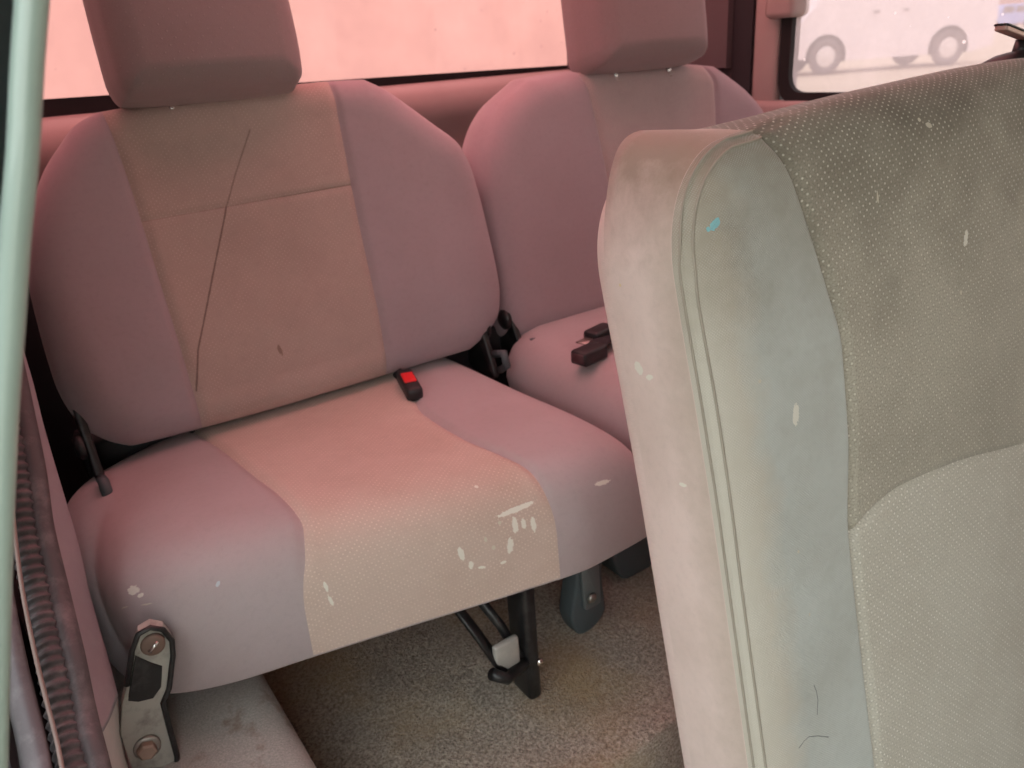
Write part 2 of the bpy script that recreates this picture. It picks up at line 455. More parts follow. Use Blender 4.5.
F('front_bolster', (.52, .555, .53), (.25, .23, .18), dirt_amt=.5, weave=1600, dots=(.0024, .28, .18),
  extra=bolster_tone)
F('front_upper', (.47, .44, .365), (.15, .12, .085), dots=(.0086, .165, .85), heather=.55, dirt_amt=.5, dotcol=(.74, .71, .62),
  extra=lambda t, uv, b: grime(t, uv, b, .24, .43, (.105, .085, .06), .8))
F('front_lower', (.60, .575, .50), (.32, .26, .19), dots=(.0086, .17, .85), heather=.45, dirt_amt=.35, dotcol=(.95, .93, .86))

M['piping'] = plain('piping', (.40, .36, .30), .85, bump=.3, scale=900)
M['black_plastic'] = plain('black_plastic', (.018, .018, .02), .45, bump=.15, scale=500)
M['black_metal'] = plain('black_metal', (.012, .012, .013), .38, bump=.1, dust=((.30, .29, .28), .12))
M['dark_teal'] = plain('dark_teal', (.08, .105, .115), .5, bump=.1)
M['steel'] = plain('steel', (.42, .40, .37), .38, .85, dust=((.2, .13, .09), .6))
M['worn_paint'] = plain('worn_paint', (.40, .39, .36), .5, .1, bump=.1, dust=((.55, .53, .48), .5))
M['bracket_grey'] = plain('bracket_grey', (.46, .46, .42), .5, .35, bump=.1, dust=((.13, .11, .10), .7))
M['rust'] = plain('rust', (.22, .15, .12), .7, .2, bump=.2)
M['chrome'] = plain('chrome', (.8, .78, .75), .15, 1.0)
M['red_plastic'] = plain('red_plastic', (.85, .015, .02), .35)
M['rubber'] = plain('rubber', (.085, .075, .08), .5, bump=.35, scale=220, dust=((.30, .25, .26), .45))
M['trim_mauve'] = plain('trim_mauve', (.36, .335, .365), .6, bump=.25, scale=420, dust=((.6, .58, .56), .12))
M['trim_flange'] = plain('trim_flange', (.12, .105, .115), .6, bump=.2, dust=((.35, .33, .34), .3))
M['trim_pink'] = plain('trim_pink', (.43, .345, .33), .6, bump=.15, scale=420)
M['trim_pale'] = plain('trim_pale', (.56, .59, .56), .55, bump=.12, dust=((.7, .68, .63), .5))
M['trim_dark'] = plain('trim_dark', (.012, .012, .015), .6, bump=.15)
M['wall_cloth'] = plain('wall_cloth', (.36, .29, .29), .8, bump=.15)
M['pillar_shaded'] = plain('pillar_shaded', (.115, .09, .095), .7, bump=.15)  # mauve trim darkened, the rear corner's shade put into the colour
M['headliner'] = plain('headliner', (.50, .42, .40), .95, bump=.2, scale=700)
M['door_paint'] = plain('door_paint', (.37, .48, .43), .35, coat=.5, var=.05)
M['gasket'] = plain('gasket', (.004, .004, .005), .75)
M['orange_edge'] = plain('orange_edge', (.24, .175, .155), .6)
M['cream'] = plain('cream', (.55, .50, .40), .6)
M['belt_web'] = plain('belt_web', (.02, .018, .022), .8, bump=.3, scale=900)
M['post_metal'] = plain('post_metal', (.65, .60, .58), .25, .9)

FLZ0 = .465
def carpet_mat():
    t = NT('carpet'); c = t.obj_coord()
    n1 = t.noise(c, 300, 3, .75); n2 = t.noise(c, 5, 4, .6); n3 = t.noise(c, 190, 3, .7)
    base = t.mix(t.ramp(n1, .36, .64), (.16, .125, .095), (.56, .49, .40))
    base = t.mix(t.math('MULTIPLY', t.ramp(n3, .5, .72), .55), base, (.78, .71, .60))
    base = t.mix(t.math('MULTIPLY', t.ramp(n2, .5, .7), .6), base, (.44, .31, .15))
    base = t.mix(t.math('MULTIPLY', t.ramp(t.noise(c, 3.1, 2), .52, .7), .35), base, (.22, .24, .22))
    d = t.math('ADD', t.vmath('LENGTH', t.vmath('MULTIPLY', t.vmath('SUBTRACT', c, (.455, .595, FLZ0)), (1, .8, 0))), t.math('MULTIPLY', t.math('SUBTRACT', t.noise(c, 11, 5, .65), .5), .12))
    base = t.mix(t.math('MULTIPLY', t.math('SUBTRACT', 1.0, t.ramp(d, .02, .085)), .6), base, (.36, .235, .09))
    t.principled(base, .95, 0, t.bump(t.math('ADD', n1, n3), .9, .004), **{'Sheen Weight': .2, 'Specular IOR Level': .1})
    return t.m
M['carpet'] = carpet_mat()

def step_mat():
    t = NT('step_carpet'); c = t.obj_coord()
    n1 = t.noise(c, 500, 3, .7)
    base = t.mix(t.ramp(n1, .35, .7), (.27, .255, .24), (.40, .375, .35))
    base = t.mix(t.math('MULTIPLY', t.ramp(t.noise(c, 16, 5, .65), .53, .66), .75), base, (.15, .09, .06))
    t.principled(base, .9, 0, t.bump(n1, .4, .002))
    return t.m
M['step_carpet'] = step_mat()

def ground_mat():
    t = NT('sandy_ground'); c = t.obj_coord()
    base = t.mix(t.ramp(t.noise(c, .35, 6, .6), .3, .7), (.50, .42, .30), (.66, .57, .44))
    t.principled(base, .95, 0, t.bump(t.noise(c, 6, 5), .5, .05))
    return t.m
M['ground'] = ground_mat()

M['rear_glass'] = glass('rear_glass', (.56, .285, .275), (.40, .20, .195), .10, .02, .10)
M['quarter_glass'] = glass('quarter_glass', (.375, .31, .315), (.53, .40, .42), .39, .02, .15)
M['pink_light_pane'] = glass('pink_light_pane', (1.0, .33, .33), (.8, .5, .5), .05)  # for the added roof pane that casts pink light on the cushions
M['side_glass'] = glass('side_glass', (.85, .28, .27), (.8, .5, .5), .10)
M['front_side_glass'] = glass('front_side_glass', (.60, .53, .48), (.6, .55, .5), .10)
M['clear_glass'] = glass('clear_glass', (.14, .19, .19), (.20, .26, .26), .6)

# ------------------------------------------------------------------ the shell of the vehicle
XL, XR, YR, ZR = -.075, 1.33, 1.46, .50
FLZ = -.735
def sbox(name, x0, x1, y0, y1, z0, z1, mat, bevel=0.0, label=None):
    return struct(obj(name, box_bm(x0, x1, y0, y1, z0, z1, bevel), mat, smooth=False), label, None)

# raised load floor and the lower footwell in front of it
bm = bmesh.new()
nx, ny = 90, 70
x0, x1, y0, y1 = XL - .02, XR + .02, .47, YR + .02
g = [[bm.verts.new((x0 + (x1 - x0) * i / nx, y0 + (y1 - y0) * j / ny, FLZ + ZC + .0025 * math.sin(i * .9) * math.cos(j * .7))) for i in range(nx + 1)] for j in range(ny + 1)]
for j in range(ny):
    for i in range(nx): bm.faces.new((g[j][i], g[j][i + 1], g[j + 1][i + 1], g[j + 1][i]))
lo = [[bm.verts.new((x0 + (x1 - x0) * i / nx, y0, z + ZC)) for i in range(nx + 1)] for z in (-.98,)][0]
for i in range(nx): bm.faces.new((lo[i], lo[i + 1], g[0][i + 1], g[0][i]))
l2 = [bm.verts.new((x0 + (x1 - x0) * i / nx, -1.62, -.98 + ZC)) for i in range(nx + 1)]
for i in range(nx): bm.faces.new((l2[i], l2[i + 1], lo[i + 1], lo[i]))
struct(obj('floor', bm, M['carpet']))

# carpeted step over the wheel arch, beside the door opening
bm = bmesh.new()
pr = rounded_poly([(XL, FLZ), (XL, -.600), (.122, -.604), (.142, FLZ)], [.001, .001, .03, .001], 6)
add_prism(bm, [(p[0], .40, p[1] + ZC) for p in pr], (0, .95, 0))
struct(obj('trim_1', bm, M['step_carpet']), 'grey carpeted step with a brown stain beside the door sill', None)

# walls
sbox('wall_right', XR, XR + .05, -1.65, YR, -.98, -.128, M['trim_pink'])
bm = bmesh.new()
add_box(bm, XR, XR + .05, -1.65, YR, .34 + ZC, ZR + ZC)                      # above the windows
add_box(bm, XR, XR + .05, .36, .44, -.13 + ZC, .34 + ZC)                    # pillar between the windows
add_box(bm, XR, XR + .05, 1.0, YR, -.13 + ZC, .34 + ZC)
obj_ = obj('wall_right_upper', bm, M['pillar_shaded'], smooth=False); struct(obj_)
bm = bmesh.new()
add_box(bm, XR - .014, XR + .05, 1.002, 1.058, -.135 + ZC, .34 + ZC, .008)
struct(obj('trim_2', bm, M['trim_pink']), 'pink-mauve pillar trim behind the side window', None)
bm = bmesh.new()
add_box(bm, XR - .035, XR + .02, .958, 1.022, .021 + ZC, .20 + ZC, .010)
struct(obj('trim_3', bm, M['trim_pink']), 'raised cover at the top of the pink-mauve pillar trim', None)
bm = bmesh.new()
add_box(bm, XR - .03, XR + .03, .35, 1.06, -.175 + ZC, -.122 + ZC, .012, 3)
struct(obj('trim_4', bm, M['trim_pink']), 'pink-mauve ledge below the side window', None)

add_front = sbox('front_light_block', XL - .05, XR + .05, -1.65, -1.60, -.98, ZR, M['trim_dark'])  # unseen partition added to keep sky light out at the front
# the side window: black gasket ring and a dusty pane
def window(name, plane_x, y0, y1, z0, z1, rad, border, mat, depth=.03, inner=.012):
    bm = bmesh.new()
    o_ = rounded_poly([(y0 - border, z0 - border), (y1 + border, z0 - border), (y1 + border, z1 + border), (y0 - border, z1 + border)], rad + border * .6, 8)
    i_ = rounded_poly([(y0, z0), (y1, z0), (y1, z1), (y0, z1)], rad, 8)
    rings = [[bm.verts.new((plane_x + dx, p[0], p[1] + ZC)) for p in q] for q, dx in ((o_, .02), (o_, -inner), (i_, -inner * .8), (i_, .004))]
    n = len(o_)
    for a, b in ((0, 1), (1, 2), (2, 3)):
        for k in range(n): bm.faces.new((rings[a][k], rings[a][(k + 1) % n], rings[b][(k + 1) % n], rings[b][k]))
    bmesh.ops.recalc_face_normals(bm, faces=bm.faces)
    w = struct(obj(name, bm, M['gasket'], smooth=False))
    bm = bmesh.new()
    bm.faces.new([bm.verts.new((plane_x + .003, p[0], p[1] + ZC)) for p in i_])
    obj('pane', bm, mat, w, smooth=False)
    return w
window('window_2', XR, .45, .976, -.108, .32, .035, .021, M['quarter_glass'])
window('window_3', XR, -1.5, .34, -.105, .32, .03, .018, M['front_side_glass'])

# rear end: tailgate trim, black gasket line, window and corner pillars
bm = bmesh.new()
n = 14
prof = [(1.455, -.046), (1.425, -.046), (1.405, -.052), (1.392, -.066), (1.388, -.09), (1.395, -.115), (1.415, -.14), (1.43, -.2), (1.44, -.735)]
rows = [[bm.verts.new((XL + (XR - XL) * i / n, y, z + ZC)) for i in range(n + 1)] for y, z in prof]
for a, b in zip(rows, rows[1:]):
    for i in range(n): bm.faces.new((a[i], a[i + 1], b[i + 1], b[i]))
bmesh.ops.recalc_face_normals(bm, faces=bm.faces)
struct(obj('wall_rear', bm, M['trim_pink']))
bm = bmesh.new()
w0, w1 = -.02, 1.27
bz0l, bz0r = -.018, -.040
o_ = [(XL, -.046), (XR, -.052), (XR, .46), (XL, .46)]
i_ = rounded_poly([(w0, bz0l), (w1, bz0r), (w1, .42), (w0, .42)], .04, 6)
pts_o = rounded_poly(o_, .001, 6)
rings = [[bm.verts.new((p[0], y, p[1] + ZC)) for p in q] for q, y in ((pts_o, 1.43), (i_, 1.425), (i_, 1.46))]
for a, b in zip(rings, rings[1:]):
    for k in range(len(a)): bm.faces.new((a[k], a[(k + 1) % len(a)], b[(k + 1) % len(a)], b[k]))
bmesh.ops.recalc_face_normals(bm, faces=bm.faces)
w = struct(obj('window_1', bm, M['gasket'], smooth=False))
bm = bmesh.new(); bm.faces.new([bm.verts.new((p[0], 1.447, p[1] + ZC)) for p in i_])
obj('pane', bm, M['rear_glass'], w, smooth=False)
bm = bmesh.new()
add_prism(bm, [(1.155, 1.425, -.06 + ZC), (XR + .001, 1.19, -.06 + ZC), (XR + .001, 1.112, -.06 + ZC), (1.305, 1.112, -.06 + ZC)][::-1], (0, 0, .5))
struct(obj('trim_5', bm, M['pillar_shaded'], smooth=False), 'mauve rear corner pillar behind the second headrest, shade in its colour', None)

# left wall behind the door opening, with its own window, and the roof with an unseen pink pane added to tint the light
bm = bmesh.new()
add_box(bm, XL - .05, XL, .86, YR, FLZ + ZC, -.02 + ZC)
add_box(bm, XL - .05, XL, .86, .98, -.02 + ZC, ZR + ZC)
add_box(bm, XL - .05, XL, 1.36, YR, -.02 + ZC, ZR + ZC)
add_box(bm, XL - .05, XL, -1.65, 1.36, .40 + ZC, ZR + ZC)
add_prism(bm, [(XL - .05, y, z + ZC) for y, z in ((.87, -.02), (.87, .41), (.38, .41), (.44, .1), (.60, -.14), (.74, -.24), (.87, -.3))], (.05, 0, 0))  # pillar run forward out of view to keep door light off the backrests
struct(obj('wall_left', bm, M['trim_dark'], smooth=False))
window('window_4', XL - .03, 1.0, 1.34, .0, .34, .03, .018, M['side_glass'])
sx0, sx1, sy0, sy1 = .02, 1.25, .66, 1.38
bm = bmesh.new()
for a in ((XL - .05, XR + .05, -1.65, sy0), (XL - .05, XR + .05, sy1, YR + .02), (XL - .05, sx0, sy0, sy1), (sx1, XR + .05, sy0, sy1)):
    add_box(bm, a[0], a[1], a[2], a[3], ZR + ZC, ZR + .03 + ZC)
ceil = struct(obj('ceiling', bm, M['headliner'], smooth=False))
bm = bmesh.new()
bm.faces.new([bm.verts.new((x, y, ZR + .02 + ZC)) for x, y in ((sx0, sy0), (sx1, sy0), (sx1, sy1), (sx0, sy1))])
struct(obj('added_roof_pane', bm, M['pink_light_pane'], smooth=False))

bm = bmesh.new(); add_box(bm, XL, .055, 1.11, 1.43, FLZ + ZC, -.10 + ZC, .03, 4)  # dark block standing in for the shade between trim and backrest
struct(obj('trim_10', bm, M['trim_dark']), 'black block added behind the near rear seat to darken the gap', None)
# ------------------------------------------------------------------ door opening: trim, weather strip, sill
def strip_mesh(name, Lp, Rp, depth, mat, bulge=.006, n=48, label=None, across=8):
    """curved trim between two edge lines, with a rolled profile and a thickness"""
    def samp(P):
        P = np.array(P, float); s = np.linspace(0, 1, len(P))
        return [np.array([crv(list(zip(s, P[:, k])))(q) for k in range(3)]) for q in np.linspace(0, 1, n)]
    a, b = samp(Lp), samp(Rp)
    bm = bmesh.new(); rows = []
    for p, q in zip(a, b):
        row = []
        for k in range(across + 1):
            t = k / across; c = p * (1 - t) + q * t
            row.append(bm.verts.new(V(c[0], c[1] - bulge * math.sin(PI * t), c[2] + .3 * bulge * math.sin(PI * t))))
        for k in range(across, -1, -1):
            t = k / across; c = p * (1 - t) + q * t
            row.append(bm.verts.new(V(c[0] - .004, c[1] + depth, c[2])))
        rows.append(row)
    m = len(rows[0])
    for r0, r1 in zip(rows, rows[1:]):
        for k in range(m): bm.faces.new((r0[k], r0[(k + 1) % m], r1[(k + 1) % m], r1[k]))
    bm.faces.new(rows[0]); bm.faces.new(rows[-1][::-1])
    bmesh.ops.recalc_face_normals(bm, faces=bm.faces)
    return obj(name, bm, mat)

trimR = [(.008, .90, -.18), (.006, .86, -.258), (.002, .83, -.31), (.0, .80, -.352), (-.002, .76, -.40), (-.007, .72, -.443), (-.009, .68, -.479), (-.011, .65, -.503)]
trimL = [(.002, .88, -.18), (-.002, .84, -.25), (-.014, .80, -.293), (-.020, .76, -.348), (-.023, .71, -.395), (-.028, .66, -.437), (-.032, .62, -.471), (-.0335, .59, -.489)]
struct(strip_mesh('trim_6', trimL, trimR, .03, M['trim_mauve'], .007), 'mauve plastic trim along the rear edge of the door opening', None)
paleL = [(-.0330, .60, -.484), (-.034, .585, -.493), (-.037, .56, -.510), (-.040, .52, -.545), (-.042, .48, -.60)]
paleR = [(-.0105, .662, -.500), (-.013, .662, -.52), (-.019, .661, -.553), (-.022, .66, -.593), (-.02, .66, -.625)]
struct(strip_mesh('trim_7', paleL, paleR, .05, M['trim_pale'], .006), 'pale grey sill corner below the mauve trim', None)

wc = [(-.012, .84, -.20), (-.021, .78, -.273), (-.027, .74, -.315), (-.035, .70, -.353), (-.039, .65, -.393), (-.042, .60, -.418), (-.046, .56, -.444), (-.047, .53, -.455), (-.05, .48, -.49)]
def resample(P, n):
    P = np.array(P, float)
    s = np.concatenate([[0], np.cumsum(np.linalg.norm(np.diff(P, axis=0), axis=1))]); s /= s[-1]
    f = [crv(list(zip(s, P[:, k]))) for k in range(3)]
    return [V(*[float(g(q)) for g in f]) for q in np.linspace(0, 1, n)]
ws = thing('weather_strip', 'black ribbed rubber seal running down the door opening beside the mauve trim', 'seal', V(-.047, .53, -.455))
pts = resample(wc, 460)
bm = bmesh.new()
add_tube(bm, [p + Vector((-.003, 0, -.001)) for p in pts], [.0108 + .0012 * math.sin(i * 2 * PI / 8.5) for i in range(len(pts))], 14, True)
obj('ribbed_bulb', bm, M['rubber'], ws)
bm = bmesh.new()
add_tube(bm, [p + Vector((.011, .006, .001)) for p in resample(wc, 80)], .0095, 10, True)
obj('seal_lip', bm, M['rubber'], ws)
oc = [(-.021, .80, -.20), (-.029, .74, -.265), (-.043, .68, -.32), (-.051, .62, -.358), (-.055, .57, -.397), (-.056, .53, -.421), (-.057, .51, -.429), (-.06, .46, -.47)]
bm = bmesh.new()
add_tube(bm, [p + Vector((.0035, -.005, .0)) for p in resample(oc, 80)], .0016, 8, True)
obj('edge_bead', bm, M['orange_edge'], ws)
outR = [(x - .002, y, z) for x, y, z in oc]
outL = [(x - .017, y - .005, z - .004) for x, y, z in oc]
struct(strip_mesh('trim_8', outL, outR, .02, M['trim_flange'], .005), 'worn mauve flange outside the rubber seal', None)
bm = bmesh.new()
add_prism(bm, [(XL - .03, y, z + ZC) for y, z in ((.90, FLZ), (.40, FLZ), (.46, -.50), (.53, -.455), (.60, -.41), (.68, -.35), (.76, -.28), (.82, -.20), (.90, -.10))], (.02, 0, 0))
struct(obj('trim_11', bm, M['trim_dark'], smooth=False), 'dark body side outside the door seal', None)
# darker lower body behind the flange
sbox('trim_9', -.16, -.082, .50, .80, -.62, -.44, M['trim_dark'], .01)

# the open door in the foreground: pale green frame, its glass and belt strip
d = bpy.data.objects.new('door_1', None); C.objects.link(d); d.location = V(-.04, .30, -.2); struct(d)
fr = [(.088, .30, .17), (.0455, .30, .056), (.0341, .30, .0239), (.0269, .30, .0031), (.0198, .30, -.0187), (.0088, .30, -.0489), (.0002, .30, -.0744), (-.0078, .30, -.0975), (-.026, .30, -.1548), (-.0514, .30, -.2393), (-.076, .30, -.32), (-.105, .30, -.42), (-.130, .30, -.56)]
bm = bmesh.new(); add_tube(bm, resample(fr, 80), .0047, 20, True, up=(0, 1, 0)); obj('door_frame', bm, M['door_paint'], d)
bm = bmesh.new()
add_prism(bm, [V(x - .001, .300, z) for x, y, z in fr[:6]] + [V(-.22, .300, -.0489), V(-.22, .300, .17)], (0, .003, 0)); obj('pane', bm, M['clear_glass'], d, smooth=False)
bm = bmesh.new(); add_box(bm, -.22, -.004, .296, .307, -.034 + ZC, -.0315 + ZC, .0006); obj('belt_strip', bm, M['rubber'], d)
bm = bmesh.new()
add_prism(bm, [V(x - .001, .301, z) for x, y, z in [(.014, 0, -.034)] + fr[5:]] + [V(-.22, .301, -.56), V(-.22, .301, -.034)], (0, .012, 0)); obj('door_panel', bm, M['cream'], d, smooth=False)

# ------------------------------------------------------------------ rear seats
def recline_frame(y0, z0, deg):
    r = math.radians(deg)
    return (V(0, y0, z0), Vector((1, 0, 0)), Vector((0, math.sin(r), math.cos(r))), Vector((0, -math.cos(r), math.sin(r))))
def flat_frame(z0): return (V(0, 0, z0), Vector((1, 0, 0)), Vector((0, 1, 0)), Vector((0, 0, 1)))
k_ = lambda *p: crv(list(p))

def headrest(parent, frame, x0, x1, u0, u1, n_off, posts, mat, taper=.012):
    O, ax, ay, an = frame
    f2 = (O + an * n_off, ax, ay, an)
    h = u1 - u0
    pad = Pad(L=k_((0, x0 + .008), (.04, x0 + .003), (.12, x0), (.8, x0 + taper * .3), (.94, x0 + taper), (1, x0 + taper + .02)),
              R=k_((0, x1 - .012), (.06, x1 - .003), (.3, x1), (.8, x1 - taper * .3), (.94, x1 - taper), (1, x1 - taper - .02)),
              B=lambda x: u0 + .004 * np.abs((np.asarray(x) - .5 * (x0 + x1)) / (x1 - x0) * 2) ** 4, F=lambda x: u1 - .014 * np.abs((np.asarray(x) - .5 * (x0 + x1)) / (x1 - x0) * 2) ** 3,
              tf=.030, tb=.026, rf=.030, rb=.03, gus=.052, gbulge=.004, nu=60, nv=50,
              extra=lambda X, Y: .012 * (1 - ((X - .5 * (x0 + x1)) / (.5 * (x1 - x0))) ** 2))
    hr = pad.seg_mesh('headrest', [0], [0], f2, [mat], parent, shell=True)
    for px in posts:
        bm = bmesh.new()
        base = O + ax * px + an * (n_off + .02)
        add_tube(bm, [base + ay * (u0 - .035), base + ay * (u0 + .02)], .005, 12)
        obj('post', bm, M['post_metal'], hr)
        bm = bmesh.new()
        add_disc(bm, base + ay * (u0 - .016), ay, [(.003, 0), (.0062, 0), (.0062, .005), (.005, .007), (.003, .007)], 16)
        obj('post_sleeve', bm, M['trim_pink'], hr)
    return hr

# --- seat beside the door opening
s1 = thing('rear_seat', 'mauve fabric folding rear seat beside the door opening with paint chips on its cushion', 'car seat', V(.30, .80, FLZ), 'folding rear seats')
fb1 = recline_frame(.958, -.42, 9)
B1 = Pad(L=k_((0, .082), (.03, .060), (.10, .036), (.25, .026), (.50, .030), (.72, .050), (.86, .078), (.93, .102), (.98, .125), (1, .15)),
         R=k_((0, .560), (.03, .590), (.10, .622), (.22, .632), (.42, .628), (.64, .618), (.75, .603), (.84, .567), (.92, .528), (.97, .500), (1, .475)),
         B=k_((.0, .024), (.1, .012), (.3, .006), (.55, .006), (.65, .012)),
         F=k_((.0, .375), (.10, .386), (.16, .393), (.30, .401), (.42, .404), (.50, .401), (.56, .395)),
         S=[k_((0, .163), (.5, .160), (.75, .158), (1, .152)), k_((0, .418), (.5, .420), (1, .423))],
         mids=[lambda x: .268 + .012 * (np.asarray(x) - .16)],
         tf=.034, tb=.05, rf=.045, rb=.04, nu=34, nv=48, groove=.0045, gw=.0045, midgroove=.002,
         extra=lambda X, Y: -.012 * np.exp(-((X - .29) / .15) ** 4) + .006 * np.exp(-((Y - .11) / .07) ** 2))
back1 = B1.seg_mesh('backrest', [0, 2], [0, 1], fb1, [M['bolster_cloth']], s1, shell=True)
B1.seg_mesh('lower_panel', [1], [0], fb1, [M['back_insert_lower']], back1)
B1.seg_mesh('upper_panel', [1], [1], fb1, [M['back_insert_upper']], back1)
headrest(s1, fb1, .166, .378, .393, .60, -.004, (.225, .335), M['headrest_cloth'])
fc = flat_frame(-.553)
C1 = Pad(L=k_((0, -.005), (.08, -.018), (.25, -.026), (.6, -.024), (.8, -.018), (.93, -.006), (1, .012)),
         R=k_((0, .570), (.1, .572), (.5, .582), (.8, .588), (.94, .584), (1, .568)),
         B=k_((-.03, .95), (.0, .975), (.05, 1.0), (.12, 1.03), (.18, 1.04), (.58, 1.04)),
         F=k_((-.02, .775), (.0, .725), (.03, .686), (.08, .662), (.16, .643), (.25, .622), (.39, .588), (.48, .572), (.56, .574), (.60, .595)),
         S=[k_((0, .150), (.15, .158), (.37, .172), (.56, .180), (.73, .187), (.87, .188), (.95, .178), (1, .161)), k_((0, .47), (.28, .436), (.49, .406), (.70, .404), (.82, .414), (.92, .428), (1, .432))],
         tf=.136, tb=.012, rf=.085, rb=.05, pf=3.3, smooth=45, nu=36, nv=110, groove=.005, gw=.005,
         extra=lambda X, Y: -.003 * np.exp(-((X - .30) / .14) ** 4) + .004 * np.exp(-((Y - .70) / .06) ** 2))
cush1 = C1.seg_mesh('seat_cushion', [0, 2], [0], fc, [M['cushion_cloth']], s1, shell=True)
C1.seg_mesh('center_panel', [1], [0], fc, [M['cushion_insert']], cush1)

# folding leg under the cushion
leg = thing_leg = None
bm = bmesh.new()
add_box(bm, .394, .4125, .600, .640, FLZ + ZC, -.535 + ZC, .006, 3)
leg = obj('folding_leg', bm, M['black_metal'], s1)
leg['label'] = 'black painted upright leg'
bm = bmesh.new()
add_tube(bm, [V(.325, .66, -.565), V(.345, .625, -.62), V(.362, .605, -.668)], .0095, 12, True, flat=.55)
add_tube(bm, [V(.352, .655, -.565), V(.375, .625, -.62), V(.392, .61, -.672)], .006, 10)
add_tube(bm, [V(.342, .598, -.655), V(.36, .597, -.672), V(.392, .604, -.672)], .0075, 10)
obj('link_bar', bm, M['black_metal'], leg)
bm = bmesh.new()
add_box(bm, .352, .386, .603, .612, -.668 + ZC, -.628 + ZC, .003)
obj('link_plate', bm, M['worn_paint'], leg)
bm = bmesh.new(); add_disc(bm, V(.409, .598, -.676), (0, -1, 0), [(.001, 0), (.005, 0), (.005, .003), (.001, .004)], 14); obj('rivet', bm, M['chrome'], leg)
# second foot, with a bolt hole plate
bm = bmesh.new()
pf_ = rounded_poly([(.520, -.55), (.560, -.55), (.556, -.66), (.562, -.715), (.540, -.733), (.512, -.733), (.500, -.70), (.512, -.64)], .012, 5)
add_prism(bm, [(p[0], .650, p[1] + ZC) for p in pf_], (0, .03, 0), .004, 2)
ft = obj('latch_foot', bm, M['dark_teal'], s1)
bm = bmesh.new()
add_prism(bm, [(p[0], .644, p[1] + ZC) for p in rounded_poly([(.514, -.60), (.545, -.60), (.548, -.69), (.520, -.69)], .006, 4)], (0, .006, 0), .001, 1)
obj('latch_plate', bm, plain('dull_plate', (.24, .28, .29), .45, .5), ft)
bm = bmesh.new(); add_disc(bm, V(.530, .6435, -.672), (0, -1, 0), [(.002, 0), (.0075, 0), (.0075, .003), (.004, .005), (.002, .005)], 6); obj('bolt', bm, M['steel'], ft)
# recliner brackets
def recliner(parent, x, y, z, sgn):
    bm = bmesh.new()
    pp = rounded_poly([(y - .045, z - .06), (y + .03, z - .06), (y + .045, z + .055), (y + .005, z + .06), (y - .02, z + .0)], .012, 5)
    add_prism(bm, [(x, p[0], p[1] + ZC) for p in pp], (.010, 0, 0), .002, 1)
    r = obj('recliner_bracket', bm, M['black_metal'], parent)
    bm = bmesh.new(); add_disc(bm, V(x + (.010 if sgn > 0 else 0), y - .002, z + .01), (sgn, 0, 0), [(.004, 0), (.016, 0), (.016, .006), (.010, .010), (.002, .010)], 20); obj('pivot_bolt', bm, M['black_metal'], r)
    bm = bmesh.new()
    add_tube(bm, [V(x + .005, y - .04, z - .02), V(x + .005, y - .065, z - .012), V(x + .005, y - .07, z - .03), V(x + .005, y - .052, z - .042)], .006, 10)
    obj('hook', bm, M['dark_teal'], r)
recliner(s1, .034, .95, -.395, -1)
recliner(s1, .578, .955, -.395, 1)
# hinge bracket in front of the cushion's outer corner
hb = bmesh.new()
ctr = [(.0265, .690, -.492), (.0145, .676, -.540), (.004, .664, -.577), (.001, .6595, -.6)]
fr_pts = [(0.0103, 0.66, -0.4704), (0.0187, 0.6614, -0.4578), (0.0294, 0.662, -0.4563), (0.0389, 0.6618, -0.4637), (0.0432, 0.6609, -0.4783), (0.0403, 0.6596, -0.4935), (0.0289, 0.6568, -0.5244), (0.0207, 0.6556, -0.5354), (0.0195, 0.6539, -0.5583), (0.018, 0.651, -0.5974), (0.0151, 0.6501, -0.609), (-0.0204, 0.6497, -0.5878), (-0.02, 0.6527, -0.5466), (-0.0109, 0.6553, -0.5184), (-0.0022, 0.657, -0.5015)]
add_prism(hb, [V(*p) for p in fr_pts], Vector((.002, .009, .003)), .0012, 2)
hb = obj('hinge_bracket', hb, M['bracket_grey'], s1, smooth=False)
hb['label'] = 'worn grey metal hinge bracket bolted to the sill'
nrm = Vector((-.15, -.98, .08)).normalized()
bm = bmesh.new()
add_prism(bm, [V(*p) + nrm * .0014 for p in [(.0113, .659, -.4767), (.0215, .6595, -.4905), (.0293, .6592, -.4992), (.0235, .658, -.520), (.0113, .657, -.5304), (-.006, .657, -.5183), (-.0015, .657, -.507)]], -nrm * .004, .0006, 1)
obj('worn_patch', bm, M['black_metal'], hb, smooth=False)
bm = bmesh.new()
rim = [V(*p) + nrm * .001 for p in fr_pts[-1:] + fr_pts[:11]]
add_tube(bm, rim, .0026, 10)
obj('rolled_rim', bm, M['black_metal'], hb)
bm = bmesh.new(); add_disc(bm, V(.0275, .6608, -.4734), nrm, [(.004, -.002), (.0105, -.002), (.0105, .003), (.0085, .0045), (.003, .0045)], 20); obj('pivot', bm, M['rust'], hb)
bm = bmesh.new(); add_tube(bm, [V(.0235, .6608, -.4775) + nrm * .005, V(.0325, .6608, -.4705) + nrm * .005], .0018, 8); obj('pin', bm, M['chrome'], hb)
bm = bmesh.new()
cb = V(-.0032, .651, -.5719)
add_disc(bm, cb, nrm, [(.004, -.002), (.0120, -.002), (.0120, .0015), (.010, .0022), (.004, .0022)], 24); obj('washer', bm, M['steel'], hb)
bm = bmesh.new(); add_disc(bm, cb + nrm * .002, nrm, [(.003, 0), (.0088, 0), (.0088, .006), (.0068, .0075), (.002, .0075)], 6); obj('bolt', bm, plain('bolt_tan', (.45, .34, .28), .5, .5), hb, smooth=False)

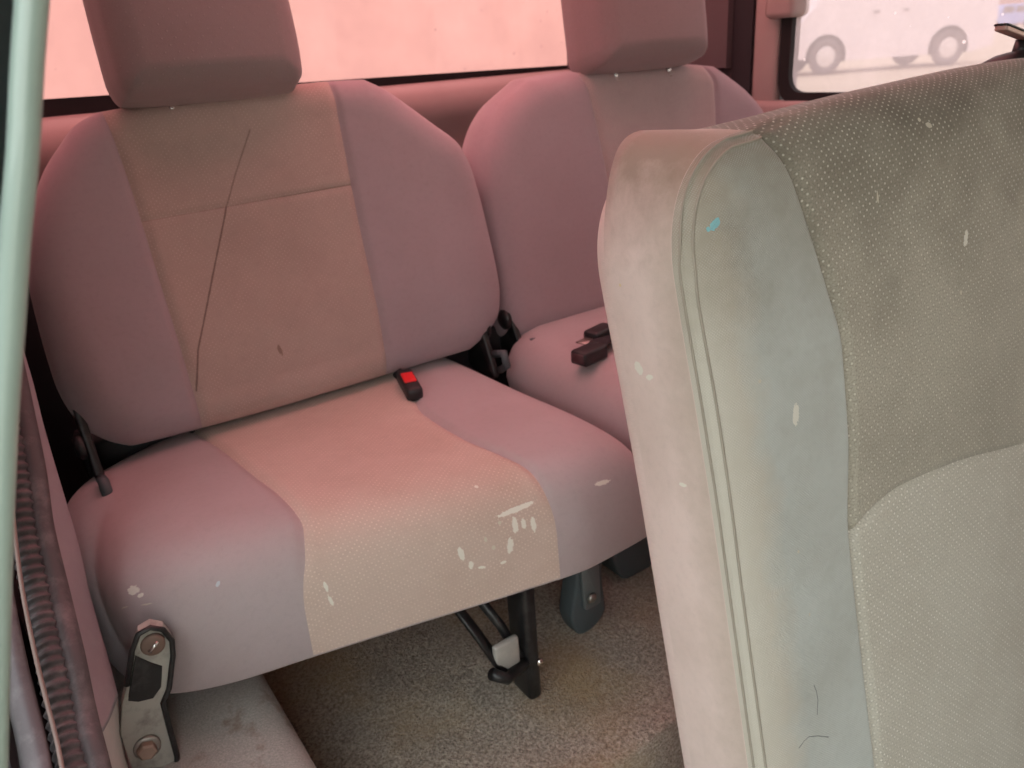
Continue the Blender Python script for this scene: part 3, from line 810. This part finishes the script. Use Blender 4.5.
# --- second rear seat, across the car
s2 = thing('rear_seat', 'mauve rear seat behind the grey-beige backrest with a black buckle lying on it', 'car seat', V(.95, .80, FLZ), 'folding rear seats')
fb2 = recline_frame(.962, -.42, 9)
B2 = Pad(L=k_((0, .655), (.04, .640), (.15, .634), (.60, .634), (.74, .642), (.86, .664), (.94, .695), (1, .745)),
         R=k_((0, 1.26), (.05, 1.285), (.2, 1.298), (.7, 1.296), (.82, 1.277), (.90, 1.240), (.96, 1.19), (1, 1.15)),
         B=k_((.6, .0), (.95, -.012), (1.3, -.012)),
         F=k_((.6, .36), (.70, .376), (.78, .384), (.86, .386), (1.10, .380), (1.2, .366), (1.3, .34)),
         S=[k_((0, .872), (.5, .866), (.85, .850), (1, .838)), k_((0, 1.10), (.7, 1.128), (.9, 1.132), (1, 1.118))],
         tf=.034, tb=.03, rf=.042, rb=.03, gus=.055, gbulge=.006, nu=30, nv=80, groove=.005, gw=.005,
         extra=lambda X, Y: -.010 * np.exp(-((X - .99) / .14) ** 4))
fb2g = (fb2[0] - fb2[3] * .055, fb2[1], fb2[2], fb2[3])
back2 = B2.seg_mesh('backrest', [0, 2], [0], fb2g, [M['bolster_cloth_far']], s2, shell=True)
B2.seg_mesh('center_panel', [1], [0], fb2g, [M['insert_far']], back2)
headrest(s2, fb2, .840, 1.080, .380, .59, .0, (.91, 1.03), M['headrest_cloth'])
fc2 = flat_frame(-.465)
C2 = Pad(L=k_((0, .672), (.08, .640), (.18, .608), (.3, .600), (.9, .602), (1, .63)), R=k_((0, 1.24), (.2, 1.262), (.8, 1.265), (1, 1.23)),
         B=k_((.5, 1.0), (1.3, 1.0)), F=k_((.55, .585), (.65, .565), (.95, .56), (1.2, .57), (1.28, .60)),
         S=[k_((0, .84), (1, .80)), k_((0, 1.06), (1, 1.08))],
         tf=.065, tb=.07, rf=.06, rb=.08, nu=26, nv=70, groove=.004, gw=.005)
cush2 = C2.seg_mesh('seat_cushion', [0, 2], [0], fc2, [M['cushion_cloth_far']], s2, shell=True)
C2.seg_mesh('center_panel', [1], [0], fc2, [M['insert_far']], cush2)
bm = bmesh.new()
add_prism(bm, [(p[0], .70, p[1] + ZC) for p in rounded_poly([(.615, -.53), (.73, -.53), (.725, -.70), (.705, -.735), (.64, -.735), (.62, -.69)], .015, 5)], (0, .05, 0), .004, 2)
obj('folding_leg', bm, M['dark_teal'], s2)
recliner(s2, .640, .965, -.395, -1)

for a_, b_, c_ in ((s1, .03, .597), (s2, .605, 1.26)):
    obj('gap_block', box_bm(b_, c_, .985, 1.05, -.56, -.400, .006), M['trim_dark'], a_)  # black box added under the backrest so the crease gap looks dark
# ------------------------------------------------------------------ belt buckles
bk = thing('seat_belt_buckle', 'black seat belt buckle with a red button in the crease of the near rear seat', 'seat belt buckle', V(.428, .90, -.42), 'seat belt buckles')
ang = Matrix.Rotation(math.radians(-24), 3, 'X') @ Matrix.Rotation(math.radians(12), 3, 'Y')
cb = V(.4245, .891, -.409)
bm = bmesh.new()
add_box(bm, cb.x - .0105, cb.x + .0125, cb.y - .033, cb.y + .03, cb.z - .010, cb.z + .010, .0055, 3)
bmesh.ops.rotate(bm, verts=bm.verts, cent=cb, matrix=Matrix.Rotation(math.radians(-14), 3, 'Z') @ Matrix.Rotation(math.radians(8), 3, 'X'))
bd = obj('buckle_body', bm, M['black_plastic'], bk)
bm = bmesh.new()
add_box(bm, cb.x - .0075, cb.x + .0095, cb.y - .012, cb.y + .014, cb.z + .008, cb.z + .0125, .002, 2)
bmesh.ops.rotate(bm, verts=bm.verts, cent=cb, matrix=Matrix.Rotation(math.radians(-14), 3, 'Z') @ Matrix.Rotation(math.radians(8), 3, 'X'))
o = obj('release_button', bm, M['red_plastic'], bd); o['label'] = 'red release button'
bm = bmesh.new(); add_tube(bm, [cb + Vector((.005, .024, .0)), cb + Vector((.009, .045, -.001)), cb + Vector((.011, .058, -.002))], .008, 10, flat=.4); obj('stalk', bm, M['belt_web'], bk)

bk2 = thing('seat_belt_buckle', 'black seat belt buckle with webbing lying on the far rear cushion', 'seat belt buckle', V(.66, .77, -.40), 'seat belt buckles')
cb = V(.640, .764, -.388)
rz = Matrix.Rotation(math.radians(9), 3, 'Z')
bm = bmesh.new()
add_box(bm, cb.x - .024, cb.x + .024, cb.y - .0145, cb.y + .0145, cb.z - .011, cb.z + .009, .004, 3)
bmesh.ops.rotate(bm, verts=bm.verts, cent=cb, matrix=rz)
bd2 = obj('buckle_body', bm, M['black_plastic'], bk2)
bm = bmesh.new()
add_box(bm, cb.x - .0255, cb.x - .0225, cb.y - .011, cb.y + .011, cb.z - .007, cb.z + .006, .001, 1)
bmesh.ops.rotate(bm, verts=bm.verts, cent=cb, matrix=rz)
obj('release_button', bm, plain('dark_button', (.07, .03, .035), .4), bd2)
bm = bmesh.new()
path = [cb + rz @ Vector((.015, .004, .0)), cb + rz @ Vector((.035, .010, .004)), cb + rz @ Vector((.06, .012, .0)), cb + rz @ Vector((.10, .004, -.002)), cb + rz @ Vector((.15, -.01, -.004))]
add_tube(bm, resample([(p.x, p.y, p.z - ZC) for p in path], 24), .013, 10, flat=.16, up=(-.5, .8, .1))
obj('webbing', bm, M['belt_web'], bk2)
bk3 = thing('seat_belt_tongue', 'black plastic belt tongue beside the buckle on the far rear cushion', 'seat belt tongue', V(.70, .80, -.40))
cb = V(.700, .812, -.386)
rz3 = Matrix.Rotation(math.radians(12), 3, 'Z')
bm = bmesh.new(); add_box(bm, cb.x - .022, cb.x + .026, cb.y - .014, cb.y + .014, cb.z - .012, cb.z + .008, .005, 3)
bmesh.ops.rotate(bm, verts=bm.verts, cent=cb, matrix=rz3)
t3 = obj('tongue_grip', bm, M['black_plastic'], bk3)
bm = bmesh.new(); add_box(bm, cb.x - .044, cb.x - .020, cb.y - .009, cb.y + .009, cb.z - .004, cb.z - .0015, .0008, 1)
bmesh.ops.rotate(bm, verts=bm.verts, cent=cb, matrix=rz3); obj('tongue_plate', bm, M['steel'], bk3)

# black belt hanging in the dark gap by the rear pillar
bm = bmesh.new(); add_box(bm, XR - .012, XR - .008, 1.062, 1.110, FLZ + .003 + ZC, .335 + ZC, .001, 1)
tag(obj('seat_belt', bm, M['belt_web'], smooth=False), 'black belt webbing hanging by the pink pillar behind the far seat', 'seat belt')

# ------------------------------------------------------------------ the seat in front
s3 = thing('middle_seat', 'grey-beige dotted fabric seat with piped side bolster standing in front of the rear seats', 'car seat', V(.70, .25, -.98))
ft3 = recline_frame(.30, -.45, 12)
# x against height along the backrest (u = 0 at z -0.45); outline
u0, u1 = -.385, .412
vu = lambda u: (u - u0) / (u1 - u0)
LB = k_((0, .42), (.02, .408), (.06, .400), (vu(-.1), .398), (vu(.13), .397), (vu(.22), .395), (vu(.30), .392), (1, .390))
B3 = Pad(L=lambda v: LB(v) + .075 * (1 - (1 - np.clip((np.asarray(v) * (u1 - u0) + u0 - .322) / .090, 0, 1) ** 2.2) ** (1 / 2.2)),
         R=k_((0, 1.0), (.03, 1.02), (.1, 1.03), (vu(.3), 1.03), (vu(.37), 1.015), (1, .95)),
         B=k_((.38, u0), (1.1, u0)),
         F=k_((.38, .388), (.41, .390), (.44, .392), (.48, .395), (.52, .402), (.60, .409), (.70, .414), (.88, .420), (1.05, .415)),
         S=[k_((0, .540), (vu(-.2), .535), (vu(.06), .529), (vu(.15), .541), (vu(.22), .543), (vu(.27), .532), (vu(.33), .515), (vu(.38), .498), (1, .482))],
         mids=[k_((.50, .046), (.536, .058), (.56, .066), (.60, .072), (.68, .066), (.86, .036), (1.03, .03))],
         tf=.024, tb=.028, rf=.045, rb=.03, gus=.070, gbulge=.002, nu=70, nv=90, groove=.005, gw=.004, midgroove=.0045,
         extra=lambda X, Y: .010 * np.exp(-((X - .78) / .2) ** 2),
         edge_groove=(.0036, .0022, .0014, lambda X: np.where(X < .52, 1, 0)),
         flare=lambda p: ((-.002 * math.exp(-((p[1] - .34) / .05) ** 2) if p[0] < .45 else 0), .024 * math.exp(-(max(0, p[0] - .42) / .07) ** 2) * math.exp(-(max(0, .385 - p[1]) / .03) ** 2)))
f3g = (ft3[0] - ft3[3] * .080, ft3[1], ft3[2], ft3[3])
back3 = B3.seg_mesh('backrest', {(0, 0), (0, 1)}, None, f3g, [M['front_side_cloth'], M['front_upper']], s3, shell=True, side_mat=lambda p: 1 if p[0] > .484 and p[1] > .2 else 0)
# the front bolster strip as its own panel, a hair above the shell
bolst = B3
B3.Nf = B3.Nf + .0004
B3.seg_mesh('side_bolster', {(0, 0), (0, 1)}, None, f3g, [M['front_bolster']], back3)
B3.Nf = B3.Nf - .0004
B3.seg_mesh('lower_panel', [1], [0], f3g, [M['front_lower']], back3)
B3.seg_mesh('upper_panel', [1], [1], f3g, [M['front_upper']], back3)
# double piping along the bolster's outer edge
NV, NU = B3.X.shape
def edge_path(d):
    """line at distance d inside the outline, up the left side and over the top corner to the seam"""
    P = []
    for i in range(2, NV):
        row = B3.D[i, :NU // 3]
        if row.max() < d: continue
        j = int(np.argmax(row >= d))
        P.append((i, j))
    jl = P[-1][1]
    lastx = B3.X[P[-1]]
    i_top = P[-1][0]
    for j in range(jl + 1, 71):
        col = B3.D[:, j]
        ii = [i for i in range(NV - 1, NV // 2, -1) if col[i] >= d]
        if ii and B3.X[ii[0], j] > lastx: P.append((ii[0], j)); lastx = B3.X[ii[0], j]
    return [B3.front_point(f3g, i, j, .0006) for i, j in P]
def smooth_path(P, it=6):
    P = [p.copy() for p in P]
    for _ in range(it):
        P = [P[0]] + [(P[i - 1] + P[i] * 2 + P[i + 1]) / 4 for i in range(1, len(P) - 1)] + [P[-1]]
    return P
for dd in (.0008, .0062):
    bm = bmesh.new(); add_tube(bm, smooth_path(edge_path(dd)), .0011, 8); obj('piping', bm, M['piping'], back3)
# its cushion, below the picture
fcm = flat_frame(-.88)
C3 = Pad(L=k_((0, .40), (.1, .39), (.9, .39), (1, .42)), R=k_((0, 1.02), (1, 1.0)), B=k_((.3, .21), (1.1, .21)), F=k_((.3, -.24), (.45, -.26), (1.1, -.26)),
         tf=.05, tb=.06, rf=.05, rb=.05, nu=30, nv=30)
C3.seg_mesh('seat_cushion', [0], [0], fcm, [M['front_lower']], s3, shell=True)
bm = bmesh.new(); add_box(bm, .44, .98, -.18, .22, -.979 + ZC, -.92 + ZC, .01); obj('seat_base', bm, M['black_plastic'], s3)
# release lever on the top edge
bm = bmesh.new(); add_disc(bm, V(.945, .418, -.052), (0, .2, 1), [(.004, -.01), (.034, -.01), (.034, .004), (.028, .011), (.016, .015), (.003, .016)], 28); lv = obj('release_bezel', bm, M['black_plastic'], back3)
bm = bmesh.new(); add_tube(bm, [V(.942, .414, -.045), V(.944, .412, -.026)], [.008, .0075], 14); obj('lever_knob', bm, M['black_plastic'], back3)
bm = bmesh.new()
rl = rounded_poly([(.886, .404), (.975, .404), (.975, .417), (.886, .417)], .004, 4)
zz = lambda x: -.0145 - .20 * (x - .886)
add_prism(bm, [V(p[0], p[1], zz(p[0])) for p in rl], (0, 0, .0055), .0012, 2)
lever = obj('lever_plate', bm, plain('lever_pink', (.55, .36, .33), .4, .3), back3, smooth=False)
bm = bmesh.new(); add_tube(bm, [V(p[0], p[1], zz(p[0]) + .0055) for p in rl + rl[:1]], .0012, 8); obj('lever_rim', bm, M['black_plastic'], back3)

# ------------------------------------------------------------------ outside
bm = bmesh.new()
bmesh.ops.create_grid(bm, x_segments=8, y_segments=8, size=150)
struct(obj('ground', bm, M['ground'], smooth=False))

def car(name, label, loc, ang, wb, length, prof, width, wheel_r, body, win, front_over, cat, windows):
    """side-profile vehicle: prof (along, height), x along its length from the front axle"""
    t = thing(name, label, cat, Vector(loc))
    R = Matrix.Rotation(ang, 3, 'Z')
    def W(a, s, h): return Vector(loc) + R @ Vector((a, s, h))
    bm = bmesh.new()
    n = len(prof)
    secs = [(-.5, .0), (-.47, .04), (-.36, .065), (.36, .065), (.47, .04), (.5, .0)]
    cx = sum(p[0] for p in prof) / n; cz = sum(p[1] for p in prof) / n
    rings = []
    for s_, grow in secs:
        ring = []
        for a, h in prof:
            k = 1 + grow * .6 if h > .5 else 1
            tum = 1.0 - .06 * max(0, (h - 1.1))          # sides lean in above the waist
            ring.append(bm.verts.new(W(cx + (a - cx) * (1 + grow * .4), s_ * width * tum, cz + (h - cz) * k)))
        rings.append(ring)
    for r0, r1 in zip(rings, rings[1:]):
        for k in range(n): bm.faces.new((r0[k], r0[(k + 1) % n], r1[(k + 1) % n], r1[k]))
    bm.faces.new(rings[0][::-1]); bm.faces.new(rings[-1])
    bmesh.ops.recalc_face_normals(bm, faces=bm.faces)
    b = obj('body', bm, body, t, smooth=False)
    for a0, a1, h0, h1 in windows:
        bm = bmesh.new()
        q = rounded_poly([(a0, h0), (a1, h0), (a1, h1), (a0, h1)], .08, 4)
        tm = lambda h: 1.0 - .06 * max(0, (h - 1.1))
        add_prism(bm, [W(p[0], -.5 * width * tm(p[1]) - .012, p[1]) for p in q], R @ Vector((0, .02, 0)))
        obj('side_window', bm, win, b, smooth=False)
    for a in (0, wb):
        for s_ in (-1, 1):
            c = W(a, s_ * (.5 * width - .10), wheel_r); ax = R @ Vector((0, s_, 0))
            bm = bmesh.new(); add_disc(bm, c, ax, [(wheel_r * .55, .0), (wheel_r * .9, .0), (wheel_r, .04), (wheel_r, .11), (wheel_r * .92, .145), (wheel_r * .62, .14), (wheel_r * .60, .11)], 28)
            wl = obj('wheel', bm, M['rubber'], t)
            bm = bmesh.new(); add_disc(bm, c + ax * .10, ax, [(wheel_r * .1, .0), (wheel_r * .62, .0), (wheel_r * .62, .03), (wheel_r * .45, .02), (wheel_r * .2, .045), (wheel_r * .05, .045)], 20); obj('hub', bm, M['hub'], wl)
            if s_ < 0:
                bm = bmesh.new()
                arc = [W(a + wheel_r * 1.22 * math.cos(u), -.5 * width - .006, wheel_r + wheel_r * 1.22 * math.sin(u)) for u in np.linspace(-.25, PI + .25, 22)]
                add_prism(bm, arc, R @ Vector((0, .09, 0))); obj('wheel_arch', bm, M['gasket'], b, smooth=False)
    for hx in (.36 * wb, .60 * wb):
        bm = bmesh.new(); add_tube(bm, [W(hx, -.5 * width - .01, 1.5), W(hx + .16, -.5 * width - .01, 1.5)], .015, 8); obj('door_handle', bm, M['gasket'], b)
    return t

M['hub'] = plain('hub', (.75, .72, .72), .4, .3)
M['van_paint'] = plain('van_paint', (.82, .76, .80), .35, coat=.4, var=.04)
M['blue_paint'] = plain('blue_paint', (.30, .42, .85), .4, coat=.4, var=.04)
M['car_window'] = plain('car_window', (.12, .11, .12), .1)
vp = [(-.95, .45), (-.98, .9), (-.85, 1.25), (-.30, 1.75), (.35, 2.9), (.8, 3.05), (4.5, 3.05), (4.72, 2.85), (4.78, 1.2), (4.75, .45), (4.2, .33), (.6, .33)]
A0 = Vector((20.3, 13.9, 0)); A1 = Vector((23.3, 12.15, 0))
va = math.atan2(A1.y - A0.y, A1.x - A0.x)
wbv = (A1 - A0).length
# the near side of the van stands on the measured wheel line
off = Matrix.Rotation(va, 3, 'Z') @ Vector((0, .95, 0))
car('van', 'pale van parked side-on outside the far side window', A0 + off, va, wbv, 5.6, vp, 2.1, .46, M['van_paint'], M['car_window'], .95, 'van',
    [(.45, 1.30, 1.93, 2.75), (1.5, 2.7, 1.93, 2.75), (2.95, 4.35, 1.93, 2.75)])
cp = [(-.85, .4), (-.90, 1.0), (.15, 1.2), (.9, 1.95), (3.3, 2.0), (3.9, 1.2), (4.1, 1.1), (4.1, .45)]
car('parked_car', 'small blue car parked beyond the van on the sandy ground', Vector((78.5, 37.6, 0)), va, 3.2, 5.0, cp, 1.9, .38, M['blue_paint'], M['car_window'], .8, 'car',
    [(.75, 1.75, 1.3, 1.8), (1.95, 3.2, 1.3, 1.8)])
M['pink_wall'] = plain('pink_wall', (.62, .40, .36), .9, bump=.1)
M['roof_tin'] = plain('roof_tin', (.45, .40, .40), .6)
bt = thing('building', 'long low pinkish building far behind the parked vehicles', 'building', Vector((112, 47, 0)))
R = Matrix.Rotation(va, 3, 'Z')
bm = bmesh.new(); add_box(bm, 80, 146, 44, 54, 0, 6.0, 0, rot=R, piv=Vector((112, 47, 0))); obj('wall', bm, M['pink_wall'], bt, smooth=False)
bm = bmesh.new(); add_box(bm, 79, 147, 43, 55, 6.0, 6.4, .05, rot=R, piv=Vector((112, 47, 0))); obj('roof', bm, M['roof_tin'], bt, smooth=False)

# pale wall added behind the vehicle to even out the rear window's brightness
yw = thing('rear_fill_wall', 'pale rendered wall added behind the car to fill the pink rear window', 'wall', Vector((1, 9, 0)))
bm = bmesh.new(); add_box(bm, -8, 9, 9.0, 9.3, 0, 5.0)
ym = NT('fill_render'); yc = ym.obj_coord()
ym.principled(ym.mix(ym.ramp(ym.noise(yc, 1.4, 5, .6), .3, .75), (.82, .80, .78), (.66, .63, .62)), .9, 0)
obj('wall', bm, ym.m, yw, smooth=False)
bm = bmesh.new(); add_box(bm, -8.05, 9.05, 8.93, 9.37, 5.0, 5.12, .02); obj('coping', bm, M['roof_tin'], yw, smooth=False)

# unseen wall added close to the open door to block low sky light
bm = bmesh.new(); add_box(bm, -1.75, -1.45, -4.0, 3.0, 0, 1.52)
sh = thing('light_block_wall', 'grey rendered wall added out of view beside the open door to block light', 'wall', Vector((-1.6, 0, 0)))
obj('wall', bm, plain('render_grey', (.22, .24, .22), .9, bump=.2), sh, smooth=False)
bm = bmesh.new(); add_box(bm, -1.80, -1.40, -4.05, 3.05, 1.52, 1.58, .01)
obj('coping', bm, plain('coping', (.30, .30, .28), .9, bump=.2), sh, smooth=False)

# ------------------------------------------------------------------ sky
w = bpy.data.worlds.new('World'); bpy.context.scene.world = w; w.use_nodes = True
nt = w.node_tree; nt.nodes.clear()
SKY = 3.2
tc = nt.nodes.new('ShaderNodeTexCoord'); sep = nt.nodes.new('ShaderNodeSeparateXYZ'); nt.links.new(tc.outputs['Generated'], sep.inputs[0])
mr = nt.nodes.new('ShaderNodeMapRange'); mr.inputs[1].default_value = 0; mr.inputs[2].default_value = .9; nt.links.new(sep.outputs[2], mr.inputs[0])
mx = nt.nodes.new('ShaderNodeMix'); mx.data_type = 'RGBA'; nt.links.new(mr.outputs[0], mx.inputs[0])
mx.inputs[6].default_value = (1.0, .98, .93, 1); mx.inputs[7].default_value = (.90, .98, 1.0, 1)
bg = nt.nodes.new('ShaderNodeBackground'); bg.inputs[1].default_value = SKY; nt.links.new(mx.outputs[2], bg.inputs[0])
out = nt.nodes.new('ShaderNodeOutputWorld'); nt.links.new(bg.outputs[0], out.inputs[0])

# ------------------------------------------------------------------ camera
cam = bpy.data.cameras.new('Camera'); co = bpy.data.objects.new('Camera', cam); C.objects.link(co)
cam.sensor_width = 36; cam.lens = 775 / 1024 * 36; cam.clip_start = .01; cam.clip_end = 500
CAMR = [[0.814008, -0.278788, 0.509577], [-0.576993, -0.287116, 0.76462], [-0.066859, -0.916429, -0.394573]]
Rc = np.array(CAMR)
m = Matrix(((Rc[0][0], -Rc[0][1], -Rc[0][2], 0), (Rc[1][0], -Rc[1][1], -Rc[1][2], 0), (Rc[2][0], -Rc[2][1], -Rc[2][2], ZC), (0, 0, 0, 1)))
co.matrix_world = m
cam.dof.use_dof = True; cam.dof.focus_distance = .58; cam.dof.aperture_fstop = 11.0
sc = bpy.context.scene
sc.camera = co
sc.view_settings.view_transform = 'Standard'; sc.view_settings.look = 'None'; sc.view_settings.gamma = 1; sc.view_settings.exposure = .12
sc.view_settings.use_curve_mapping = False
sc.cycles.use_denoising = True
sc.cycles.max_bounces = 10; sc.cycles.diffuse_bounces = 5; sc.cycles.transparent_max_bounces = 12
sc.cycles.sample_clamp_indirect = 6
